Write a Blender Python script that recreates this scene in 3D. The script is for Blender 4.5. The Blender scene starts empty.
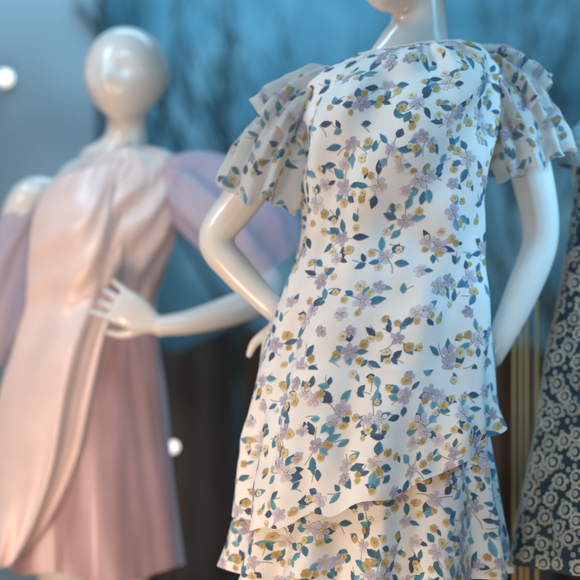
import bpy, math, random
from mathutils import Vector, Matrix, noise
C = bpy.context.scene.collection
R = math.radians
PI = math.pi
TH = 0.1979
def PX(px, py, y=0.0):
    s = TH*(y+2.4)/290
    return Vector(((px-290)*s, y, 1.5-(py-290)*s))
def SC(y): return TH*(y+2.4)/290

# ------------------------------------------------------------ materials
def nt(name):
    m = bpy.data.materials.new(name); m.use_nodes = True
    t = m.node_tree; b = t.nodes['Principled BSDF']; return m, t, b
def setp(b, **k):
    for n, v in k.items():
        n = n.replace('_', ' ')
        if n in b.inputs: b.inputs[n].default_value = v
def bump(t, b, scale, strength, dist=0.002, detail=2):
    tc = t.nodes.new('ShaderNodeTexCoord'); n = t.nodes.new('ShaderNodeTexNoise')
    n.inputs['Scale'].default_value = scale; n.inputs['Detail'].default_value = detail
    t.links.new(tc.outputs['Object'], n.inputs['Vector'])
    bp = t.nodes.new('ShaderNodeBump'); bp.inputs['Strength'].default_value = strength; bp.inputs['Distance'].default_value = dist
    t.links.new(n.outputs['Fac'], bp.inputs['Height']); t.links.new(bp.outputs['Normal'], b.inputs['Normal'])
    return n
def simple(name, col, rough=0.5, metal=0, var=0.15, scale=4, bs=0.2, bsc=40):
    m, t, b = nt(name); setp(b, Roughness=rough, Metallic=metal)
    tc = t.nodes.new('ShaderNodeTexCoord'); n = t.nodes.new('ShaderNodeTexNoise'); n.inputs['Scale'].default_value = scale
    t.links.new(tc.outputs['Object'], n.inputs['Vector'])
    r = t.nodes.new('ShaderNodeValToRGB')
    r.color_ramp.elements[0].color = tuple(c*(1-var) for c in col)+(1,); r.color_ramp.elements[1].color = tuple(min(1, c*(1+var)) for c in col)+(1,)
    r.color_ramp.elements[0].position = .3; r.color_ramp.elements[1].position = .7
    t.links.new(n.outputs['Fac'], r.inputs['Fac']); t.links.new(r.outputs['Color'], b.inputs['Base Color'])
    return m
def cloth(name, sheer=0.0, transl=0.2, rough=0.7, sheen=0.3, tint=(1,1,1), spec=0.3, bsc=900, bs=0.25, sheen_tint=(1,1,1)):
    m, t, b = nt(name)
    a = t.nodes.new('ShaderNodeVertexColor'); a.layer_name = 'Col'
    mx = t.nodes.new('ShaderNodeMix'); mx.data_type = 'RGBA'; mx.blend_type = 'MULTIPLY'; mx.inputs[0].default_value = 1
    t.links.new(a.outputs['Color'], mx.inputs[6])
    n = t.nodes.new('ShaderNodeTexNoise'); n.inputs['Scale'].default_value = 14; n.inputs['Detail'].default_value = 3
    tc = t.nodes.new('ShaderNodeTexCoord'); t.links.new(tc.outputs['Object'], n.inputs['Vector'])
    r = t.nodes.new('ShaderNodeValToRGB')
    r.color_ramp.elements[0].position = .3; r.color_ramp.elements[0].color = tuple(c*.88 for c in tint)+(1,)
    r.color_ramp.elements[1].position = .7; r.color_ramp.elements[1].color = tuple(tint)+(1,)
    t.links.new(n.outputs['Fac'], r.inputs['Fac']); t.links.new(r.outputs['Color'], mx.inputs[7])
    t.links.new(mx.outputs[2], b.inputs['Base Color'])
    setp(b, Roughness=rough, Sheen_Weight=sheen, Sheen_Tint=tuple(sheen_tint)+(1,), Specular_IOR_Level=spec)
    bump(t, b, bsc, bs, 0.0006 if bsc > 100 else .004)
    out = t.nodes['Material Output']
    last = b
    if transl > 0:
        tr = t.nodes.new('ShaderNodeBsdfTranslucent'); t.links.new(mx.outputs[2], tr.inputs['Color'])
        m1 = t.nodes.new('ShaderNodeMixShader'); m1.inputs[0].default_value = transl
        t.links.new(b.outputs[0], m1.inputs[1]); t.links.new(tr.outputs[0], m1.inputs[2])
        last = m1
    if sheer > 0:
        tp = t.nodes.new('ShaderNodeBsdfTransparent'); m2 = t.nodes.new('ShaderNodeMixShader'); m2.inputs[0].default_value = sheer
        t.links.new(last.outputs[0], m2.inputs[1]); t.links.new(tp.outputs[0], m2.inputs[2]); last = m2
    t.links.new(last.outputs[0], out.inputs['Surface'])
    return m
def emit(name, col, s):
    m, t, b = nt(name); setp(b, Base_Color=(.8,.8,.8,1), Emission_Color=tuple(col)+(1,), Emission_Strength=s); return m

M = {}
M['skin'] = simple('mannequin_gloss', (.74,.71,.67), .27, var=.04, scale=5)
setp(M['skin'].node_tree.nodes['Principled BSDF'], Coat_Weight=.3, Coat_Roughness=.14)
M['print'] = cloth('floral_crepe', 0, .0, .72, .25, sheen_tint=(.6,.85,1))  # cool sheen tints put the blue window haze into the fabrics
M['print_sheer'] = cloth('floral_chiffon', .24, .34, .7, .3, sheen_tint=(.6,.85,1))
M['satin'] = cloth('pink_satin', 0, 0, .36, .5, spec=.7, bsc=14, bs=.25, sheen_tint=(.75,.86,1))
M['organza'] = cloth('pink_organza', .38, .35, .45, .6, spec=.5, bsc=20, bs=.25, sheen_tint=(.7,.85,1))
M['lace'] = cloth('lace_fabric', 0, 0, .85, .1)
M['wall'] = simple('painted_wall', (.05,.07,.09), .8)
m, t, b = nt('painted_sky_reflection'); setp(b, Roughness=.85)  # blue mottling paints the sky reflected in the window onto the wall
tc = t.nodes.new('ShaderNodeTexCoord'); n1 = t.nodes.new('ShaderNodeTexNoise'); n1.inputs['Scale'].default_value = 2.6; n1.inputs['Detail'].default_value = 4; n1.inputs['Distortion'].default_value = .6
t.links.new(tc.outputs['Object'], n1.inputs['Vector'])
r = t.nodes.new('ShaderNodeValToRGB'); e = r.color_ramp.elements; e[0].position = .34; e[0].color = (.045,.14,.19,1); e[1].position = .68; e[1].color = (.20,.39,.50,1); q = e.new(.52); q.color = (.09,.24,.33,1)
t.links.new(n1.outputs['Fac'], r.inputs['Fac']); t.links.new(r.outputs['Color'], b.inputs['Base Color']); M['sky_reflection'] = m
M['pale'] = simple('pale_panel', (.27,.36,.42), .7, var=.28, scale=1.6)
M['floor'] = simple('display_floor_wood', (.22,.15,.10), .5, scale=3)
M['curtain'] = simple('brown_drape', (.055,.042,.034), .8, var=.55, scale=3, bsc=300)
M['gold'] = simple('brass', (.90,.62,.28), .4, .35, bs=.05)
M['chrome'] = simple('steel', (.6,.6,.6), .25, 1, bs=.02)
M['dark'] = simple('dark_metal', (.03,.03,.03), .5)
M['bark'] = simple('bark', (.02,.045,.055), .9)
M['bulb'] = emit('bulb_glow', (1,.93,.82), 2.0)
M['reflected_glow'] = emit('reflected_light_glow', (1,.88,.80), 1.4)

# ------------------------------------------------------------ object helpers
def tag(o, label=None, cat=None, group=None, kind=None):
    if label: o['label'] = label
    if cat: o['category'] = cat
    if group: o['group'] = group
    if kind: o['kind'] = kind
    return o
def thing(name, label, cat, loc=(0,0,0), group=None):
    o = bpy.data.objects.new(name, None); C.objects.link(o); o.location = loc; o.empty_display_size = .1
    return tag(o, label, cat, group)
class Acc:
    def __init__(s): s.v = []; s.f = []; s.c = []
    def add(s, vs, fs, cols):
        k = len(s.v); s.v += [tuple(p) for p in vs]
        s.c += cols if isinstance(cols, list) else [cols]*len(vs)
        s.f += [tuple(i+k for i in f) for f in fs]
    def box(s, a, b, col=(1,1,1)):
        x0,y0,z0 = a; x1,y1,z1 = b
        s.add([(x0,y0,z0),(x1,y0,z0),(x1,y1,z0),(x0,y1,z0),(x0,y0,z1),(x1,y0,z1),(x1,y1,z1),(x0,y1,z1)],
              [(0,3,2,1),(4,5,6,7),(0,1,5,4),(1,2,6,5),(2,3,7,6),(3,0,4,7)], col)
    def build(s, name, mat, parent=None, smooth=True, colors=False):
        me = bpy.data.meshes.new(name); me.from_pydata(s.v, [], s.f)
        if colors:
            a = me.color_attributes.new('Col', 'FLOAT_COLOR', 'POINT')
            flat = []
            for c in s.c: flat += [c[0],c[1],c[2],1.0]
            a.data.foreach_set('color', flat)
        me.materials.append(mat)
        if smooth: me.polygons.foreach_set('use_smooth', [True]*len(me.polygons))
        me.update()
        o = bpy.data.objects.new(name, me); C.objects.link(o)
        if parent:
            o.parent = parent; o.matrix_parent_inverse = Matrix.Translation(-Vector(parent.location))
        return o
def cat(rows, v):
    n = len(rows); t = max(0, min(1, v))*(n-1); i = min(int(t), n-2); f = t-i
    p0 = rows[max(i-1,0)]; p1 = rows[i]; p2 = rows[i+1]; p3 = rows[min(i+2,n-1)]
    out = []
    for a,b_,c,d in zip(p0,p1,p2,p3):
        out.append(.5*((2*b_)+(-a+c)*f+(2*a-5*b_+4*c-d)*f*f+(-a+3*b_-3*c+d)*f*f*f))
    return out
def tube(acc, pts, rad, up=Vector((0,1,0)), seg=16, sub=6, cap=True, col=(1,1,1)):
    rows = [tuple(p)+((r,r) if not isinstance(r, tuple) else r) for p, r in zip(pts, rad)]
    N = (len(rows)-1)*sub
    samp = [cat(rows, i/N) for i in range(N+1)]
    P = [Vector(s[:3]) for s in samp]; RR = [(s[3], s[4]) for s in samp]
    T = [(P[min(i+1,N)]-P[max(i-1,0)]).normalized() for i in range(N+1)]
    if cap:
        h = []; 
        for k in (3,2,1):
            a = k/3*PI/2; rr = min(RR[0]); h.append((P[0]-T[0]*rr*math.sin(a)*.9, (max(RR[0][0]*math.cos(a),1e-4), max(RR[0][1]*math.cos(a),1e-4)), T[0]))
        e = []
        for k in (1,2,3):
            a = k/3*PI/2; rr = min(RR[-1]); e.append((P[-1]+T[-1]*rr*math.sin(a)*.9, (max(RR[-1][0]*math.cos(a),1e-4), max(RR[-1][1]*math.cos(a),1e-4)), T[-1]))
        P = [x[0] for x in h]+P+[x[0] for x in e]; RR = [x[1] for x in h]+RR+[x[1] for x in e]; T = [x[2] for x in h]+T+[x[2] for x in e]
    vs = []
    for p, r, tt in zip(P, RR, T):
        u = up-tt*up.dot(tt)
        if u.length < 1e-3: u = Vector((1,0,0))-tt*tt.x
        u.normalize(); w = tt.cross(u)
        for j in range(seg):
            a = 2*PI*j/seg; vs.append(p+w*math.cos(a)*r[0]+u*math.sin(a)*r[1])
    fs = []
    n = len(P)
    for i in range(n-1):
        for j in range(seg):
            fs.append((i*seg+j, i*seg+(j+1)%seg, (i+1)*seg+(j+1)%seg, (i+1)*seg+j))
    fs.append(tuple(reversed(range(seg)))); fs.append(tuple((n-1)*seg+j for j in range(seg)))
    acc.add(vs, fs, col)
def remeshed(acc, name, mat, parent, voxel, smooth=8):
    o = acc.build(name+'_tmp', mat, None)
    md = o.modifiers.new('r', 'REMESH'); md.mode = 'VOXEL'; md.voxel_size = voxel; md.use_smooth_shade = True
    ms = o.modifiers.new('s', 'SMOOTH'); ms.iterations = smooth; ms.factor = .5
    dg = bpy.context.evaluated_depsgraph_get(); dg.update()
    me = bpy.data.meshes.new_from_object(o.evaluated_get(dg)); me.name = name
    me.polygons.foreach_set('use_smooth', [True]*len(me.polygons))
    if not me.materials: me.materials.append(mat)
    bpy.data.objects.remove(o)
    n = bpy.data.objects.new(name, me); C.objects.link(n)
    if parent: n.parent = parent; n.matrix_parent_inverse = Matrix.Translation(-(Vector(parent.location) if not parent.parent else Vector((0,0,0))))
    return n

# ------------------------------------------------------------ cloth surfaces
class Surf:
    """rows: (centre, width axis, front axis, back ratio); th 0 = front, + = right"""
    def __init__(s, rows, off=None, vend=None, e=1.0, shift=None):
        s.rows = [tuple(r[0])+tuple(r[1])+tuple(r[2])+(r[3],) for r in rows]; s.off = off; s.vend = vend; s.e = e; s.shift = shift
    def base(s, th, v):
        k = cat(s.rows, v); c = Vector(k[:3]); X = Vector(k[3:6]); F = Vector(k[6:9]); b = k[9]
        sn = math.sin(th); cs = math.cos(th)
        sn = math.copysign(abs(sn)**s.e, sn); cs2 = math.copysign(abs(cs)**s.e, cs)
        return c + X*sn + F*(cs2 if cs > 0 else cs2*b), (X.normalized()*math.sin(th)+F.normalized()*math.cos(th)).normalized()
    def __call__(s, th, v):
        if s.vend: v = v*s.vend(th)
        p, n = s.base(th, v)
        if s.off: p = p + n*s.off(th, v, p)
        if s.shift: p = p + s.shift(th, v)
        return p
    def frame(s, th, v):
        h = .004
        p = s(th, v); a = (s(th+h, v)-s(th-h, v))/(2*h); b = (s(th, min(1,v+h))-s(th, max(0,v-h)))/(min(1,v+h)-max(0,v-h))
        n = b.cross(a); 
        if n.length < 1e-9: n = Vector((0,-1,0))
        n.normalize()
        c = Vector(cat(s.rows, v*(s.vend(th) if s.vend else 1))[:3])
        if n.dot(p-c) < 0: n = -n
        return p, a, b, n
    def mesh(s, acc, col, nu=160, nv=120, th0=-PI, th1=PI, v0=0., v1=1., colfn=None):
        closed = abs((th1-th0)-2*PI) < 1e-6
        n = nu if closed else nu+1
        vs = []; cs = []
        for i in range(nv+1):
            v = v0+(v1-v0)*i/nv
            for j in range(n):
                th = th0+(th1-th0)*j/nu
                vs.append(s(th, v)); cs.append(colfn(th, v) if colfn else col)
        fs = []
        for i in range(nv):
            for j in range(nu):
                j2 = (j+1) % n
                fs.append((i*n+j, i*n+j2, (i+1)*n+j2, (i+1)*n+j))
        acc.add(vs, fs, cs)
class Printer:
    def __init__(s, surf, acc): s.S = surf; s.acc = acc
    def at(s, th, v):
        s.th = th; s.v = v; p,a,b,n = s.S.frame(th, v); s.la = max(a.length,.02); s.lb = max(b.length,.02)
        return p
    def pt(s, dx, dy, lift):
        th = s.th+dx/s.la; v = s.v-dy/s.lb
        v = min(max(v, .001), .999)
        p,a,b,n = s.S.frame(th, v)
        return p+n*lift
    def fan(s, outline, centre, lift, c0, c1):
        vs = [s.pt(*centre, lift)]+[s.pt(x, y, lift) for x, y in outline]
        n = len(outline)
        s.acc.add(vs, [(0, i+1, (i+1)%n+1) for i in range(n)], [c0]+[c1]*n)
    def leaf(s, x, y, ang, L, W, col, lift=.0007):
        ca, sa = math.cos(ang), math.sin(ang)
        prof = [(0,0),(.2,.36),(.42,.5),(.65,.40),(.85,.18),(1,0)]
        tr = lambda q: (x+q[0]*ca-q[1]*sa, y+q[0]*sa+q[1]*ca)
        dk = tuple(c*.85 for c in col)
        spine = [s.pt(*tr((t*L,0)), lift) for t, w in prof]
        for sg in (1,-1):
            edge = [s.pt(*tr((t*L, sg*w*W)), lift) for t, w in prof[1:-1]]
            vs = spine+edge; k = len(spine)
            fs = [(0,1,k)]+[(i,i+1,k+i,k+i-1) for i in range(1,4)]+[(4,5,k+3)]
            s.acc.add(vs, fs, [dk]*k+[col if sg > 0 else tuple(c*1.35 for c in col)]*len(edge))
    def bloom(s, x, y, r, col, cen, n=5, lift=.0010, fat=.52):
        a0 = random.random()*6.28
        for k in range(n):
            a = a0+2*PI*k/n+random.uniform(-.1,.1); rr = r*random.uniform(.85,1.1); ca, sa = math.cos(a), math.sin(a)
            prof = [(.12,.0),(.4,fat*.5),(.75,fat*.62),(.97,fat*.35),(.93,0),(.97,-fat*.35),(.75,-fat*.62),(.4,-fat*.5)]
            f = random.uniform(.85,1.15); c2 = tuple(min(1,c*f) for c in col)
            s.fan([(x+(p*ca-q*sa)*rr, y+(p*sa+q*ca)*rr) for p, q in prof], (x+.35*rr*ca, y+.35*rr*sa), lift, tuple(c*.78 for c in c2), c2)
        s.fan([(x+r*.2*math.cos(q*PI/3), y+r*.2*math.sin(q*PI/3)) for q in range(6)], (x,y), lift+.0003, cen, cen)
    def stem(s, x, y, ang, L, col, w=.0006, lift=.0005):
        bend = random.uniform(-.25,.25); pts = []
        for k in range(5):
            q = k/4; a = ang+bend*q*2; pts.append((x+q*L*math.cos(a), y+q*L*math.sin(a), a))
        vs = []
        for (px_,py_,a) in pts:
            vs += [s.pt(px_-math.sin(a)*w, py_+math.cos(a)*w, lift), s.pt(px_+math.sin(a)*w, py_-math.cos(a)*w, lift)]
        s.acc.add(vs, [(2*k,2*k+1,2*k+3,2*k+2) for k in range(4)], col)
TEAL = [(.055,.13,.22),(.06,.20,.30),(.10,.30,.39),(.055,.09,.15),(.055,.17,.27),(.14,.35,.46)]  # dark leaf tones lifted to put window haze into the print
LIL = [(.50,.45,.60),(.56,.51,.64),(.44,.39,.54),(.62,.57,.65),(.66,.58,.60)]
OCH = [(.62,.43,.16),(.68,.52,.25),(.50,.35,.13),(.72,.62,.42)]
STEM = (.32,.36,.31)
WHITE = (.80,.775,.745)
def spread(surf, r, thr, vr, tries=3000, pts=None):
    pts = [] if pts is None else pts; out = []
    for _ in range(tries):
        th = random.uniform(*thr); v = random.uniform(*vr); p = surf(th, v)
        if all((p-q).length > r for q in pts): pts.append(p); out.append((th, v))
    return out
def floral(surf, acc, thr=(-PI,PI), vr=(0.04,.98), r=.052, k=1.05, tries=2500, pts=None):
    pr = Printer(surf, acc)
    pts = [] if pts is None else pts
    for th, v in spread(surf, r, thr, vr, tries, pts):
        pr.at(th, v); A = random.random()*6.28
        nl = random.choice((1,1,2))
        for q in range(random.choice((3,3,4,5))):
            a = A+q*1.45+random.uniform(-.4,.4); d = random.uniform(.008,.018)*k
            pr.stem(0, 0, a, d+.012*k, STEM)
            pr.leaf(d*math.cos(a), d*math.sin(a), a+random.uniform(-.6,.6), random.uniform(.014,.025)*k, random.uniform(.008,.013)*k, random.choice(TEAL))
        for q in range(nl):
            a = A+q*2.6; d = .010*k if nl > 1 else .002
            pr.bloom(d*math.cos(a), d*math.sin(a), random.uniform(.010,.015)*k, random.choice(LIL), (.58,.46,.24))
        for q in range(random.choice((2,2,3,4))):
            a = A+.8+q*1.3+random.uniform(-.3,.3); d = random.uniform(.016,.027)*k
            pr.bloom(d*math.cos(a), d*math.sin(a), random.uniform(.0045,.0078)*k, random.choice(OCH), (.4,.25,.08), 5, .0011, .7)
    for th, v in spread(surf, r*.54, thr, vr, tries, pts):
        pr.at(th, v); A = random.random()*6.28; u = random.random()
        if u < .6:
            pr.stem(0,0,A,.02*k,STEM); pr.leaf(.002,0,A+.7,random.uniform(.014,.022)*k,.0102*k,random.choice(TEAL))
            if random.random() < .6: pr.leaf(0,.002,A-.9,.015*k,.008*k,random.choice(TEAL))
            if random.random() < .4: pr.bloom(-.006,-.004,.0055*k,random.choice(OCH),(.4,.25,.08),5,.0011,.7)
        elif u < .8: pr.bloom(0,0,.006*k,random.choice(OCH),(.4,.25,.08),5,.0011,.7); pr.leaf(.004,0,A,.013*k,.006*k,random.choice(TEAL))
        else: pr.bloom(0,0,.010*k,random.choice(LIL),(.58,.46,.24)); pr.leaf(.006,0,A,.014*k,.007*k,random.choice(TEAL))
    return pts

def nz(a, b, c=0.): return noise.noise(Vector((a, b, c)))
def sstep(x): x = max(0, min(1, x)); return x*x*(3-2*x)

def vrows(tab, y, yaw=0):
    s = SC(y); out = []
    for L, Rr, py, f, bk, tilt in tab:
        c = PX((L+Rr)/2, py, y); a = (Rr-L)/2*s
        out.append((c, Vector((a*math.cos(tilt), a*math.sin(yaw), a*math.sin(tilt))), Vector((math.sin(yaw)*f, -f, 0)), bk))
    return out
def arows(tab, y, f_ratio=.7, lean=0.):
    s = SC(y); out = []
    for cx, cy, hw, tilt, yo in tab:
        a = hw*s; c = PX(cx, cy, y); c.y += yo
        out.append((c, Vector((a*math.cos(tilt), 0, a*math.sin(tilt))), Vector((0, -a*f_ratio, -lean*a)), 1.0))
    return out

# ------------------------------------------------------------ mannequin pieces
def head(acc, c, yaw, w, d, h, jaw=.30):
    vs = []; fs = []; n, m_ = 32, 24
    for i in range(m_+1):
        ph = PI*i/m_
        for j in range(n):
            th = 2*PI*j/n
            x = math.sin(ph)*math.sin(th); y = -math.sin(ph)*math.cos(th); z = math.cos(ph)
            t_ = max(0, -z)
            sx = w*(1-jaw*t_**1.5); sy = d*(1-.22*t_**2)
            X = x*sx; Y = y*sy - .024*t_; Z = z*h
            f = max(0, -y)
            Y -= .012*f*math.exp(-((x/.16)**2))*math.exp(-((z+.15)/.28)**2)
            Y += .009*f*math.exp(-(((abs(x)-.38)/.2)**2))*math.exp(-((z-.02)/.16)**2)
            if z > 0 and y > 0: Y += .012*y
            p = Vector((X, Y, Z)); p.rotate(Matrix.Rotation(yaw, 3, 'Z')); vs.append(c+p)
    for i in range(m_):
        for j in range(n): fs.append((i*n+j, i*n+(j+1)%n, (i+1)*n+(j+1)%n, (i+1)*n+j))
    acc.add(vs, fs, (1,1,1))
def hand(acc, wrist, fwd, nrm, side=1, curl=(.25,.35,.3), spread_=.10, scale=1., thumb=.7):
    fwd = fwd.normalized(); nrm = (nrm-fwd*nrm.dot(fwd)).normalized(); lat = nrm.cross(fwd)*side
    L = lambda x, y, z: wrist+(fwd*x+lat*y+nrm*z)*scale
    tube(acc, [L(-.012,0,0), L(.004,0,0), L(.03,.002,0), L(.062,.0,.0), L(.088,0,-.002)], [(.019*scale,.018*scale),(.021*scale,.016*scale),(.032*scale,.014*scale),(.037*scale,.0125*scale),(.034*scale,.010*scale)], up=nrm, seg=18)
    spec = [(-.0285,.060,-1.5,.0068),(-.0095,.074,-.45,.0076),(.0100,.080,.4,.0079),(.0290,.072,1.3,.0077)]
    for i, (ly, ln, sp, r) in enumerate(spec):
        a = sp*spread_; x, y, z = .078, ly, -.001; pts = [L(x-.012,y,z), L(x,y,z)]; rr = [r*scale, r*1.05*scale]; c = 0
        for seg_, part in zip(curl, (.44,.31,.25)):
            c += seg_*(1+.18*i if i < 3 else .8); l = ln*part
            x += l*math.cos(c)*math.cos(a); y += l*math.cos(c)*math.sin(a); z -= l*math.sin(c)
            pts.append(L(x,y,z)); rr.append(r*(1-.12*len(rr)/2)*scale)
        rr[-1] = r*.66*scale
        tube(acc, pts, rr, up=nrm, seg=12, sub=4)
    tube(acc, [L(.018,.016,-.002), L(.036,.036,-.008), L(.055,.038+.018*thumb,-.014), L(.078,.040+.026*thumb,-.018)], [.010*scale,.0105*scale,.0088*scale,.0062*scale], up=nrm, seg=12, sub=4)
def leg(acc, hip, foot, sgn):
    k = hip.lerp(foot, .5)+Vector((0,-.015,0))
    tube(acc, [hip, hip.lerp(k,.5), k, k.lerp(foot,.35)+Vector((0,.015,0)), k.lerp(foot,.8), foot+Vector((0,0,.06))], [.078,.066,.048,.050,.033,.030], up=Vector((0,1,0)))
    tube(acc, [foot+Vector((0,.02,.035)), foot+Vector((0,-.04,.04)), foot+Vector((0,-.10,.025)), foot+Vector((0,-.16,.016))], [(.028,.028),(.033,.032),(.040,.02),(.030,.013)], up=Vector((0,0,1)))
FLOOR = .40
def base_plate(parent, x, y):
    a = Acc(); n = 48; vs = []; prof = [(.17,0),(.17,.006),(.165,.009),(.02,.010)]
    for r, z in prof: vs += [(x+r*math.cos(2*PI*j/n), y+r*math.sin(2*PI*j/n), FLOOR+.002+z) for j in range(n)]
    fs = [(i*n+j, i*n+(j+1)%n, (i+1)*n+(j+1)%n, (i+1)*n+j) for i in range(3) for j in range(n)]+[tuple(range(3*n,4*n)), tuple(reversed(range(n)))]
    a.add(vs, fs, (1,1,1)); tube(a, [Vector((x,y,FLOOR+.01)), Vector((x,y,FLOOR+.35))], [.008,.008], sub=1)
    a.build('base_plate', M['chrome'], parent)

random.seed(11)
# ============================================================ CENTRE: floral dress
yc = 0.0
bod_tab = [ # left, right, y, front depth, back ratio, tilt
 (357,463,50,.050,.9,.13),(338,478,56,.060,.9,.13),(320,494,67,.076,.9,.11),(306,500,88,.094,.9,.09),(300,495,120,.112,.9,.06),
 (301,488,160,.120,.85,.03),(302,484,203,.112,.9,0),(299,483,245,.103,.95,0),(286,486,285,.110,1,0),(272,489,325,.122,1,0),(263,491,366,.129,1,0)]
def off_b(th, v, p):
    h = .006*nz(th*2.2+3, v*7)+.003*nz(th*6, v*12+4)
    drape = .009*math.sin(8*th+v*6+1.8*nz(th*2,v*2.6))*max(0, v-.45)*1.6
    diag = .010*math.sin((th*6+v*15)+1.4*nz(th*2,v*4))*math.exp(-((v-.38)/.2)**2)
    gath = .004*math.sin(20*th+3*nz(th*3,2))*math.exp(-((v-.04)/.16)**2)
    cen = .008*math.sin(13*(th-.25)-6*v)*math.exp(-((th-.25)/.55)**2)*math.exp(-((v-.20)/.15)**2)
    return h+drape+diag+gath+cen
S_b = Surf(vrows(bod_tab, yc), off_b, e=.92)
dress = thing('floral_dress', 'white short dress printed with teal leaves and lilac flowers, with a tiered hem', 'dress', (PX(370,575,yc).x,0,PX(0,575,yc).z))
a = Acc(); S_b.mesh(a, WHITE, 240, 180); P1 = floral(S_b, a, (-1.9,1.9), (.05,.985), r=.056); a.build('bodice', M['print'], dress, colors=True)
a = Acc()
pts = [S_b(th, .004)+Vector((0,0,.001)) for th in [2*PI*k/60-PI for k in range(61)]]
tube(a, pts, [.0018]*61, seg=8, sub=1, cap=False, col=WHITE); a.build('neckline_binding', M['print'], dress, colors=True)
def off_u(th, v, p):
    A = .003+.018*v**1.2
    return A*math.sin(12*th+2.2*nz(th*1.5,1.0)+1.4*v)+.5*A*nz(th*4, v*2+9)+.003*nz(th*8,v*9)
und_tab = [(272,478,395,.104,1,0),(261,484,430,.117,1,0),(250,491,480,.131,1,0),(239,498,525,.144,1,0),(229,503,560,.155,1,0),(225,505,580,.158,1,0)]
S_u = Surf(vrows(und_tab, yc), off_u, vend=lambda th: .872+.016*math.sin(th+1.2)+.014*math.sin(5*th)+.008*math.sin(13*th))
Y0 = 366
def vend_f(th):
    ks = [(-PI,505),(-2.2,505),(-1.57,512),(-1.15,522),(-.8,520),(-.3,508),(.1,492),(.5,472),(.9,450),(1.3,435),(1.57,430),(2.3,445),(PI,505)]
    for (t0,y0),(t1,y1) in zip(ks, ks[1:]):
        if th <= t1: f = (th-t0)/(t1-t0); y = y0+(y1-y0)*f; break
    else: y = 505
    y += 2.0*math.sin(17*th)+4*nz(th*3,1)
    return (y-Y0)/(545-Y0)
fl_tab = [(263,491,366,.129,1,0),(255,494,408,.138,1,0),(248,497,445,.147,1,0),(241,501,490,.158,1,0),(233,505,545,.169,1,0)]
def off_f(th, v, p):
    w = sstep(v/.42)
    A = .015*w
    return w*(.004+.3*A*math.sin(19*th+2)+.6*A*nz(th*3.5, v*2+2)+.003*nz(th*7,v*8))+A*math.sin(9*th+2.0*nz(th*1.3,5.0)+1.6*v+.8)*.7+(1-w)*off_b(th,1.,p)
S_f = Surf(vrows(fl_tab, yc), off_f, vend=vend_f, e=.92)
a = Acc(); S_f.mesh(a, WHITE, 240, 90); P2 = floral(S_f, a, (-1.9,1.9), (.03,.97), r=.051, pts=[p for p in P1 if p.z < 1.5]); a.build('flounce', M['print'], dress, colors=True)
a = Acc(); S_u.mesh(a, WHITE, 280, 70); floral(S_u, a, (-1.9,1.9), (.3,.98), r=.051, pts=[p for p in P2 if p.z < 1.3 and p.y > 0]); a.build('lower_tier', M['print'], dress, colors=True)
# sleeves
def ruffle_off(n, amp, ph):
    return lambda th, v, p: (.002+amp*v**1.2)*math.sin(n*th+ph+1.8*nz(th*1.7, ph))+.7*amp*v*nz(th*3, v*2+ph)+.005*nz(th*5+ph, v*6)
def ruf_shift(n, amp, ph): return lambda th, v: Vector((0,0,amp*v*v*math.cos(n*th+ph)+.014*v*v*nz(th*2,ph)-.018*v*max(0,math.cos(th))))
def sleeve(side, upper, lower, yy):
    Sl = Surf(arows(lower, yy, .85), ruffle_off(10, .012, 1+side), shift=ruf_shift(10, .006, 1+side), e=1.0)
    a = Acc(); Sl.mesh(a, WHITE, 180, 60); floral(Sl, a, (-PI,PI), (.08,.97), r=.053, tries=1300); o = a.build('sleeve', M['print_sheer'], dress, colors=True)
    Su = Surf(arows(upper, yy, .85), ruffle_off(9, .010, 3+side), shift=ruf_shift(9, .007, 2+side))
    a = Acc(); Su.mesh(a, WHITE, 180, 50); floral(Su, a, (-PI,PI), (.12,.97), r=.053, tries=1000); s_ = a.build('sleeve_ruffle', M['print_sheer'], None, colors=True)
    s_.parent = o
sleeve(-1, [(340,73,6,-1.15,0),(323,82,18,-1.0,0),(306,95,25,-.85,0),(292,110,30,-.72,0),(282,126,33,-.62,0)],
           [(308,98,20,-.8,0),(293,120,28,-.55,0),(279,146,34,-.40,0),(269,172,39,-.32,0),(261,194,41,-.30,0)], yc+.01)
sleeve(1, [(470,54,8,1.15,0),(486,61,18,1.05,0),(500,73,25,.95,0),(513,90,31,.85,0),(522,108,35,.72,0)],
          [(495,80,24,.85,0),(510,100,32,.65,0),(521,124,36,.50,0),(529,144,38,.42,0),(534,160,38,.38,0)], yc+.01)

# centre mannequin
mq = thing('mannequin', 'glossy white mannequin in the floral dress, head cut off by the top edge', 'mannequin', (PX(372,0,yc).x, .03, FLOOR), 'shop window mannequins')
a = Acc()
head(a, PX(396,-58,.0), R(-42), .074, .092, .120)
Y = .025
tube(a, [PX(410,-45,Y), PX(418,0,Y), PX(419,25,Y), PX(416,42,Y), PX(412,62,Y)], [(.050,.050),(.046,.048),(.048,.046),(.060,.045),(.075,.04)])
tube(a, [PX(412,66,Y), PX(408,84,Y), PX(402,110,Y), PX(396,165,Y), PX(392,245,Y), PX(382,320,Y), PX(376,370,Y)], [(.07,.03),(.10,.045),(.120,.065),(.125,.08),(.102,.066),(.128,.083),(.132,.083)])
leg(a, PX(335,375,.03), Vector((PX(335,0,0).x+.01, .04, FLOOR+.01)), -1)
leg(a, PX(418,375,.03), Vector((PX(418,0,0).x-.01, .02, FLOOR+.01)), 1)
remeshed(a, 'body', M['skin'], mq, .005, 10)
a = Acc()
tube(a, [PX(318,98,.03), PX(285,138,.04), PX(245,195,.045), PX(216,238,.05), PX(236,270,.045), PX(268,303,.035), PX(284,318,.035)], [.040,.037,.034,.030,.028,.022,.020])
arm = remeshed(a, 'arm', M['skin'], mq, .0035, 8)
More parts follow.
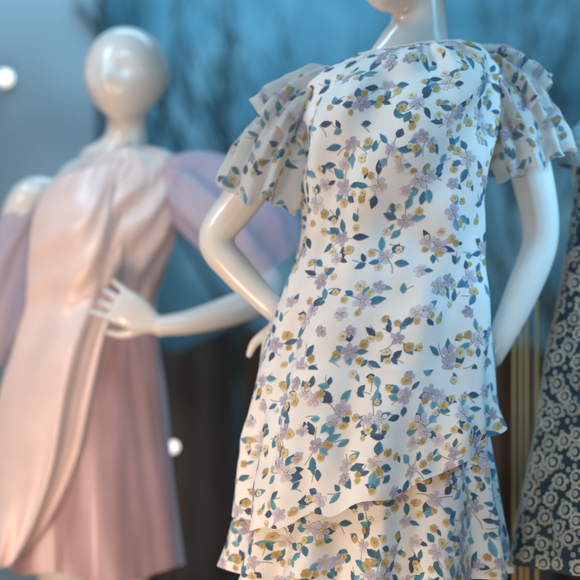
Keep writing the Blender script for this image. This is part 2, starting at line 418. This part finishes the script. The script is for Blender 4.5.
a = Acc(); hand(a, PX(283,318,.035), Vector((-.10,.05,-1)), Vector((-.3,-.9,.1)), -1, (.5,.6,.5), .05, .9, 1.0)
remeshed(a, 'hand', M['skin'], arm, .0026, 4)
a = Acc()
tube(a, [PX(498,88,.03), PX(518,130,.04), PX(534,185,.05), PX(540,240,.06), PX(522,292,.055), PX(502,336,.05), PX(490,358,.06)], [.040,.037,.035,.031,.029,.023,.021])
arm = remeshed(a, 'arm', M['skin'], mq, .0035, 8)
a = Acc(); hand(a, PX(487,362,.07), Vector((-.6,.3,-1)), Vector((.6,-.3,.1)), -1, (.2,.3,.2), .1, .95, .3)
remeshed(a, 'hand', M['skin'], arm, .0026, 4)
base_plate(mq, PX(372,0,yc).x, .03)

# ============================================================ LEFT: pink dress
yl = .5
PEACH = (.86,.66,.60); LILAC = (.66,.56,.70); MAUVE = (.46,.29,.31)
pk = thing('pink_dress', 'pale pink satin wrap dress with sheer balloon sleeves and a draped front', 'dress', (PX(95,0,yl).x, yl, PX(0,570,yl).z))
pb_tab = [(98,152,150,.050,.9,.12),(78,170,158,.062,.9,.12),(58,184,172,.080,.9,.10),(44,184,198,.105,.9,.08),(36,176,228,.118,.9,.05),(34,166,262,.105,.9,0),(38,156,300,.088,1,0),(32,158,335,.10,1,0),(22,165,390,.12,1,0),(16,172,450,.125,1,0),(12,178,510,.13,1,0),(10,184,572,.138,1,0)]
def off_p(th, v, p):
    wrap = .0065*math.sin(18*(v*2.2+th*.6)+1.2*nz(th*2,v*3))*math.exp(-((v-.36)/.17)**2)
    sk = (.002+.012*max(0,v-.5))*math.sin(7*th+2*nz(th,v*2))
    return wrap+sk+.006*nz(th*2,v*6)+.003*nz(th*6,v*5)
S_p = Surf(vrows(pb_tab, yl), off_p, e=.95, vend=lambda th: .985+.008*math.sin(4*th))
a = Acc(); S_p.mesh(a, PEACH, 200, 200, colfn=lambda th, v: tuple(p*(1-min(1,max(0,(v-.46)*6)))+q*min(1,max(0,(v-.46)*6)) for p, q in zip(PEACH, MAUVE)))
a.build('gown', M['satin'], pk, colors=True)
def drape_pt(u, v):
    L = cat([(52,178),(34,215),(28,262),(26,300),(14,345),(-2,400),(-14,470),(-20,535),(-22,566)], v)
    Rr = cat([(142,156),(140,200),(138,250),(134,296),(122,340),(110,395),(94,455),(60,515),(30,550)], v)
    x = L[0]+(Rr[0]-L[0])*u; y = L[1]+(Rr[1]-L[1])*u
    y += 9*math.sin(PI*u)*min(1,v*1.2)
    amp = .002+.018*max(0,v-.3)
    ph = u*u*17 + 3.4*math.sin(v*3) + 1.8*nz(u*2, v*2)
    d = amp*math.sin(ph)+.35*amp*math.sin(ph*2.3+2*v)+.006*nz(u*4, v*3, 3)
    wr = .005*math.sin(38*v+14*u*u+2*nz(u*3,v*4))*math.exp(-((v-.25)/.15)**2)
    cv = math.sin(PI*min(1,max(0,u)))
    d0 = cat([(.066,),(.112,),(.120,),(.100,),(.128,),(.146,),(.156,),(.160,),(.160,)], v)[0]
    edge = sstep((u-.9)/.1)
    return PX(x, y, yl-.024-d0*(.45+.55*cv)-d-wr+.02*edge*v)
a = Acc(); nu, nv = 140, 170; vs = []; cs = []
for i in range(nv+1):
    for j in range(nu+1):
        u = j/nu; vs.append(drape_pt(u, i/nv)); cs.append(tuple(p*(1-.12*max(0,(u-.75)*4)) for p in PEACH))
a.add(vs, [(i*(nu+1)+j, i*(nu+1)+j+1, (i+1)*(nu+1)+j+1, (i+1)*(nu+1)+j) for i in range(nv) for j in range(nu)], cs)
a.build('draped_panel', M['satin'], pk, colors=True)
def puff(tab, yy, n, amp, ph, f=.8):
    Sx = Surf(arows(tab, yy, f), lambda th, v, p: amp*math.sin(n*th+ph+2*v+nz(th*2,v*2))*math.sin(PI*min(1,v*.9+.1))+.010*nz(th*2+ph, v*4))
    a = Acc(); Sx.mesh(a, LILAC, 160, 90); return a.build('sleeve', M['organza'], pk, colors=True)
puff([(156,168,14,.9,0),(178,172,28,.85,0),(206,192,41,.8,-.02),(234,218,45,.8,-.04),(256,242,46,.75,-.05),(268,258,40,.7,-.05),(274,268,32,.65,-.05)], yl-.03, 8, .007, 1)
puff([(50,192,10,-.9,0),(34,218,20,-.6,0),(14,256,34,-.4,0),(2,300,40,-.25,0),(-6,335,38,-.15,0),(-8,364,22,-.1,0)], yl-.02, 7, .008, 2)
ml = thing('mannequin', 'glossy white mannequin with smooth egg shaped head, in the pink dress', 'mannequin', (PX(95,0,yl).x, yl, FLOOR), 'shop window mannequins')
a = Acc()
head(a, PX(127,76,yl-.02), R(-18), .083, .096, .096, .40)
Y = yl+.005
tube(a, [PX(128,90,Y), PX(127,112,Y), PX(126,134,Y), PX(123,149,Y), PX(118,164,Y)], [(.046,.050),(.039,.044),(.040,.042),(.054,.043),(.08,.04)])
tube(a, [PX(116,170,Y), PX(112,184,Y), PX(108,205,Y), PX(104,240,Y), PX(98,300,Y), PX(95,350,Y), PX(95,400,Y)], [(.08,.03),(.110,.05),(.12,.075),(.118,.085),(.10,.07),(.115,.085),(.125,.09)])
leg(a, PX(68,405,yl), Vector((PX(60,0,yl).x, yl+.02, FLOOR+.01)), -1)
leg(a, PX(122,405,yl), Vector((PX(125,0,yl).x, yl-.02, FLOOR+.01)), 1)
remeshed(a, 'body', M['skin'], ml, .005, 10)
a = Acc()
tube(a, [PX(172,184,yl), PX(213,222,yl-.02), PX(258,270,yl-.04), PX(266,294,yl-.07), PX(232,310,yl-.13), PX(190,322,yl-.175), PX(160,326,yl-.19)], [.040,.036,.033,.031,.029,.023,.019])
arm = remeshed(a, 'arm', M['skin'], ml, .0035, 8)
w = PX(157,325,yl-.19)
a = Acc(); hand(a, w, PX(106,298,yl-.20)-w, Vector((-.15,-1,.15)), 1, (.32,.5,.4), .13, .93, .7)
remeshed(a, 'hand', M['skin'], arm, .0026, 4)
a = Acc()
tube(a, [PX(44,194,yl), PX(26,202,yl-.01), PX(10,250,yl), PX(-6,320,yl), PX(-18,390,yl-.02), PX(-22,430,yl-.03)], [.036,.038,.036,.032,.028,.021])
arm = remeshed(a, 'arm', M['skin'], ml, .0035, 8)
a = Acc(); hand(a, PX(-22,432,yl-.03), Vector((0,-.1,-1)), Vector((-1,-.2,0)), -1, (.15,.25,.2), .08, .95, .6)
remeshed(a, 'hand', M['skin'], arm, .0026, 4)
base_plate(ml, PX(92,0,yl).x, yl)

# ============================================================ RIGHT: lace dress
yr = .12
ld = thing('lace_dress', 'dark navy dress covered in cream crochet lace flowers, cut by the right edge', 'dress', (PX(662,0,yr).x, yr, PX(0,560,yr).z))
TL = (.022,.058,.080); CR = (.52,.55,.50); CR2 = (.28,.42,.48)
lb_tab = [(622,700,112,.055,.9,0),(602,722,122,.07,.9,0),(584,738,140,.09,.9,0),(577,744,175,.112,.9,0),(572,746,210,.115,.9,0),(567,748,250,.10,.9,0),(559,754,300,.105,1,0),(551,764,345,.12,1,0),(542,775,390,.135,1,0),(531,788,450,.15,1,0),(519,800,510,.16,1,0),(510,812,560,.17,1,0)]
def off_l(th, v, p): return (.001+.014*max(0,v-.45))*math.sin(9*th+1.5)+.005*nz(th*3,v*7)
S_l = Surf(vrows(lb_tab, yr), off_l, e=.95)
def lace(surf, acc, thr, small=False):
    pr = Printer(surf, acc); pts = []
    def ringm(r, w, lift, lobes=8, scal=.0, col=CR, sq=1., ph=0.):
        vs = []; m2 = lobes*4; br = random.uniform(.8,1.1)
        for k in range(m2):
            a_ = 2*PI*k/m2+ph; ro = r*(1+scal*abs(math.cos(lobes/2*(a_-ph)))-scal/2)
            for q, l in ((ro,.1),((ro+r-w)/2,1),(r-w,.1)): vs.append(pr.pt(q*math.cos(a_), q*math.sin(a_)*sq, lift*l))
        fs = []
        for k in range(m2):
            j = (k+1) % m2; fs += [(3*k,3*j,3*j+1,3*k+1),(3*k+1,3*j+1,3*j+2,3*k+2)]
        acc.add(vs, fs, tuple(c*br for c in col))
    for th, v in spread(surf, .0265, thr, (.46 if not small else 2,.985 if not small else 2.1), 7000, pts):
        pr.at(th, v); k = random.uniform(.9,1.05); sq = random.uniform(.88,1.0); ph = random.random()*3
        ringm(.0142*k, .0050*k, .0034, 9, .22, CR, sq, ph)
        pr.bloom(0, 0, .0058*k, CR, (.10,.13,.15), 6, .0022, .75)
    for th, v in spread(surf, .0130, thr, (.02 if not small else .02,.99), 9000, pts):
        pr.at(th, v); A = random.random()*6.28
        if v > .46 and not small: ringm(.0042, .0026, .002, 5, .3, CR, 1., A)
        elif random.random() < .55: ringm(.0064, .0030, .002, 6, .35, tuple((a_+b_)/2 for a_,b_ in zip(CR,CR2)), 1., A)
        else:
            for q in range(3): pr.leaf(0, 0, A+q*2.1, .0085, .0050, CR2, .0012)
a = Acc(); S_l.mesh(a, TL, 160, 180); lace(S_l, a, (-2.3,.0)); a.build('gown', M['lace'], ld, colors=True)
for sg in (-1, 1):
    cx = 662
    tab = [(cx+sg*62,128,16,sg*.8,0),(cx+sg*74,142,22,sg*.5,0),(cx+sg*78,156,24,sg*.35,0),(cx+sg*79,170,24,sg*.25,0)]
    Ss = Surf(arows(tab, yr, .9)); a = Acc(); Ss.mesh(a, CR2, 60, 40)
    if sg < 0: lace(Ss, a, (-PI,PI), True)
    a.build('sleeve', M['lace'], ld, colors=True)
mr = thing('mannequin', 'white mannequin in the lace dress, almost wholly beyond the right edge', 'mannequin', (PX(662,0,yr).x, yr, FLOOR), 'shop window mannequins')
a = Acc(); Y = yr+.01
head(a, PX(662,10,yr), 0, .074, .092, .115)
tube(a, [PX(662,45,Y), PX(662,85,Y), PX(662,108,Y), PX(662,128,Y)], [(.047,.050),(.047,.050),(.058,.045),(.08,.04)])
tube(a, [PX(662,132,Y), PX(662,152,Y), PX(662,190,Y), PX(662,260,Y), PX(662,340,Y), PX(662,390,Y)], [(.09,.04),(.115,.06),(.125,.09),(.11,.07),(.14,.09),(.14,.09)])
leg(a, PX(622,395,yr), Vector((PX(624,0,yr).x, yr, FLOOR+.01)), -1); leg(a, PX(702,395,yr), Vector((PX(700,0,yr).x, yr, FLOOR+.01)), 1)
remeshed(a, 'body', M['skin'], mr, .006, 8)
for sg in (-1, 1):
    a = Acc(); f = lambda d, py, yy=0: PX(662+sg*d, py, yr+yy)
    tube(a, [f(72,146), f(72,180,.04), f(60,240,.12), f(46,290,.17), f(25,325,.19)], [.034,.031,.029,.026,.021])
    arm = remeshed(a, 'arm', M['skin'], mr, .005, 6)
    a = Acc(); hand(a, f(23,328,.19), Vector((-sg,.1,-1)), Vector((0,1,0)), sg, (.15,.25,.2), .08, .95, .6)
    remeshed(a, 'hand', M['skin'], arm, .003, 3)
base_plate(mr, PX(662,0,yr).x, yr)

# ============================================================ shop interior and stand-ins for window reflections
def struct(name, acc, mat): o = acc.build(name, mat, None, smooth=False); return tag(o, kind='structure')
a = Acc(); a.box((-3,-.9,.30), (3,2.4,FLOOR)); struct('display_floor', a, M['floor'])
a = Acc(); a.box((-3,2.3,FLOOR+.002), (3,2.4,3.4)); struct('back_wall', a, M['sky_reflection'])
pan = thing('wall_panel', 'tall pale blue panel standing behind the left mannequin', 'panel', (PX(30,0,1.7).x, 1.7, FLOOR))
a = Acc(); a.box((PX(-60,0,1.7).x, 1.7, FLOOR+.003), (PX(96,0,1.7).x, 1.74, 3.3)); a.build('board', M['pale'], pan, smooth=False)
a = Acc(); a.box((PX(97.5,0,1.7).x, 1.69, FLOOR+.003), (PX(102,0,1.7).x, 1.75, 3.3)); a.build('edge_strip', M['wall'], pan, smooth=False)
a = Acc(); nu, nv = 500, 16; vs = []
x0, x1 = PX(106,0,1.9).x, PX(760,0,1.9).x; ztop = PX(0,340,1.9).z
for i in range(nv+1):
    for j in range(nu+1):
        x = x0+(x1-x0)*j/nu; zt_ = ztop+.06*math.sin(x*4+1)+.05*nz(x*8,0)
        z = FLOOR+.01+(zt_-FLOOR)*i/nv
        vs.append((x, 1.9+.035*math.sin(x*40+2.5*nz(x*3,0))+.02*nz(x*9, z*.6), z))
a.add(vs, [(i*(nu+1)+j, i*(nu+1)+j+1, (i+1)*(nu+1)+j+1, (i+1)*(nu+1)+j) for i in range(nv) for j in range(nu)], (1,1,1))
o = a.build('curtain', M['curtain']); tag(o, 'dark pleated curtain across the lower half behind the mannequins', 'curtain')
def screen(label, y, top, bars, r, xa, xb):
    root = thing('metal_screen', label, 'screen', (PX((xa+xb)/2,0,y).x, y, FLOOR))
    for px_ in bars:
        a = Acc(); tube(a, [PX(px_,top,y), Vector((PX(px_,0,y).x,y,FLOOR+.03))], [r,r], sub=1, seg=10, cap=False); a.build('bar', M['gold'], root)
    a = Acc(); a.box((PX(xa,0,y).x,y-.03,FLOOR+.002), (PX(xb,0,y).x,y+.03,FLOOR+.03)); a.build('base', M['dark'], root, smooth=False)
screen('thin upright brass bars behind the floral dress on the right', .30, 300, (514,521,527,537), .0022, 508, 545)
def ball(acc, c, r, n=24):
    vs = [(c[0]+r*math.sin(PI*i/n)*math.cos(2*PI*j/n), c[1]+r*math.sin(PI*i/n)*math.sin(2*PI*j/n), c[2]+r*math.cos(PI*i/n)) for i in range(n+1) for j in range(n)]
    acc.add(vs, [(i*n+j,(i+1)*n+j,(i+1)*n+(j+1)%n,i*n+(j+1)%n) for i in range(n) for j in range(n)], (1,1,1))
p = PX(5,78,1.62)
lamp = thing('wall_lamp', 'small lit globe lamp on the pale panel at the upper left', 'lamp', p)
a = Acc(); ball(a, p, .018); a.build('globe', M['bulb'], lamp)
a = Acc(); tube(a, [p+Vector((0,.02,0)), p+Vector((0,.078,0))], [.008,.008], sub=1, up=Vector((0,0,1))); a.build('bracket', M['dark'], lamp)
p = PX(173,447,.68)  # outdoor light reflected in the window, built as a globe with added stand
lamp = thing('reflected_light', 'tiny lit globe on a thin stand beside the pink skirt', 'lamp', (p.x,p.y,FLOOR))
a = Acc(); ball(a, p, .013); a.build('globe', M['reflected_glow'], lamp)
a = Acc(); tube(a, [p-Vector((0,0,.02)), Vector((p.x,p.y,FLOOR+.012))], [.003,.003], sub=1, seg=8); tube(a, [Vector((p.x,p.y,FLOOR+.003)), Vector((p.x,p.y,FLOOR+.012))], [.05,.05], sub=1, seg=24); a.build('stand', M['dark'], lamp)
def tree(x, y, z0, h, seed, label, r0):  # prop inside the shop, standing in for trees reflected in the window
    random.seed(seed); root = thing('reflected_tree', label, 'tree', (x,y,z0), 'bare branch trees behind the mannequins')
    tr = Acc(); cr = Acc()
    top = Vector((x, y, z0+h*.5))
    tube(tr, [Vector((x,y,z0)), Vector((x+.01,y,z0+h*.25)), top], [r0*1.2, r0, r0*.7], seg=10, sub=3)
    def grow(p, d, L, r, k):
        pts = [p]; q = p.copy(); dd = d.copy()
        for _ in range(3):
            dd = (dd+Vector((random.uniform(-.25,.25),random.uniform(-.2,.2),random.uniform(-.05,.25)))).normalized(); q = q+dd*L/3; q.y = min(q.y, 2.22); pts.append(q.copy())
        tube(cr, pts, [r, r*.85, r*.7, r*.55], seg=5, sub=1, cap=False)
        if k == 0: return
        for _ in range(3):
            s_ = random.choice(pts[1:]); nd = (dd+Vector((random.uniform(-.9,.9),random.uniform(-.3,.3),random.uniform(-.2,.7)))).normalized()
            grow(s_, nd, L*random.uniform(.6,.8), r*.66, k-1)
    for _ in range(4):
        grow(top-Vector((0,0,random.uniform(0,h*.15))), Vector((random.uniform(-.7,.7),random.uniform(-.2,.2),1)).normalized(), h*.22, r0*.6, 3)
    tr.build('trunk', M['bark'], root); cr.build('crown', M['bark'], root)
tree(PX(236,0,1.8).x, 1.8, FLOOR+.004, 2.15, 3, 'bare dark branches between the two mannequins at the top', .018)
tree(PX(550,0,1.8).x, 1.8, FLOOR+.004, 2.2, 8, 'bare dark branches near the top right corner', .014)

# ============================================================ light
def area(loc, tgt, size, power, col, spread=None):
    l = bpy.data.lights.new('shop_and_fill_light', 'AREA'); l.size = size; l.energy = power; l.color = col  # serves both warm shop spots and added fills
    if spread: l.spread = R(spread)
    o = bpy.data.objects.new('shop_and_fill_light', l); C.objects.link(o); o.location = loc
    o.rotation_euler = (Vector(tgt)-Vector(loc)).to_track_quat('-Z','Y').to_euler()
area((-.1,-.7,2.75), (.15,0,1.75), .6, 8.5, (.42,.76,1))  # added cool light, stands in for sky reflected over the upper figures
area((1.15,-.45,2.15), (.45,.03,1.62), .3, 1.7, (.28,.66,1), 50)  # added blue light for the reflection tint on the right arm
area((-1.15,-.6,2.1), (.1,0,1.45), .2, 5.5, (1,.84,.72))
area((.0,-1.0,.8), (.1,.1,1.2), .35, 5.0, (1,.74,.54))  # added low warm fill on the lower dress
area((-.75,-.6,.95), (-.55,.5,1.3), .3, 8, (1,.72,.56))
area((-1.0,-.1,2.8), (-.55,.5,1.7), .35, 9, (.5,.76,1))  # added cool light for the blue veil on the left mannequin
area((.0,1.2,3.2), (.0,2.3,2.2), 1.2, 40, (.42,.78,1))  # added blue wash that brightens the painted reflection on the back wall
area((.5,1.2,1.6), (.2,1.9,.8), .3, 3.5, (1,.6,.3))

w = bpy.data.worlds.new('World'); bpy.context.scene.world = w; w.use_nodes = True; t = w.node_tree; bg = t.nodes['Background']
sky = t.nodes.new('ShaderNodeTexSky'); sky.sky_type = 'NISHITA'; sky.sun_disc = False; sky.sun_elevation = R(4); sky.sun_rotation = R(20)
t.links.new(sky.outputs[0], bg.inputs['Color']); bg.inputs['Strength'].default_value = .05

cd = bpy.data.cameras.new('camera'); cam = bpy.data.objects.new('camera', cd); C.objects.link(cam); bpy.context.scene.camera = cam
cam.location = (0,-2.4,1.5); cam.rotation_euler = (R(90),0,0); cd.sensor_width = 36; cd.lens = 18/TH; cd.clip_end = 500
cd.dof.use_dof = True; cd.dof.focus_distance = 2.24; cd.dof.aperture_fstop = 1.7
sc = bpy.context.scene; sc.view_settings.view_transform = 'Standard'; sc.view_settings.look = 'None'; sc.view_settings.exposure = 0
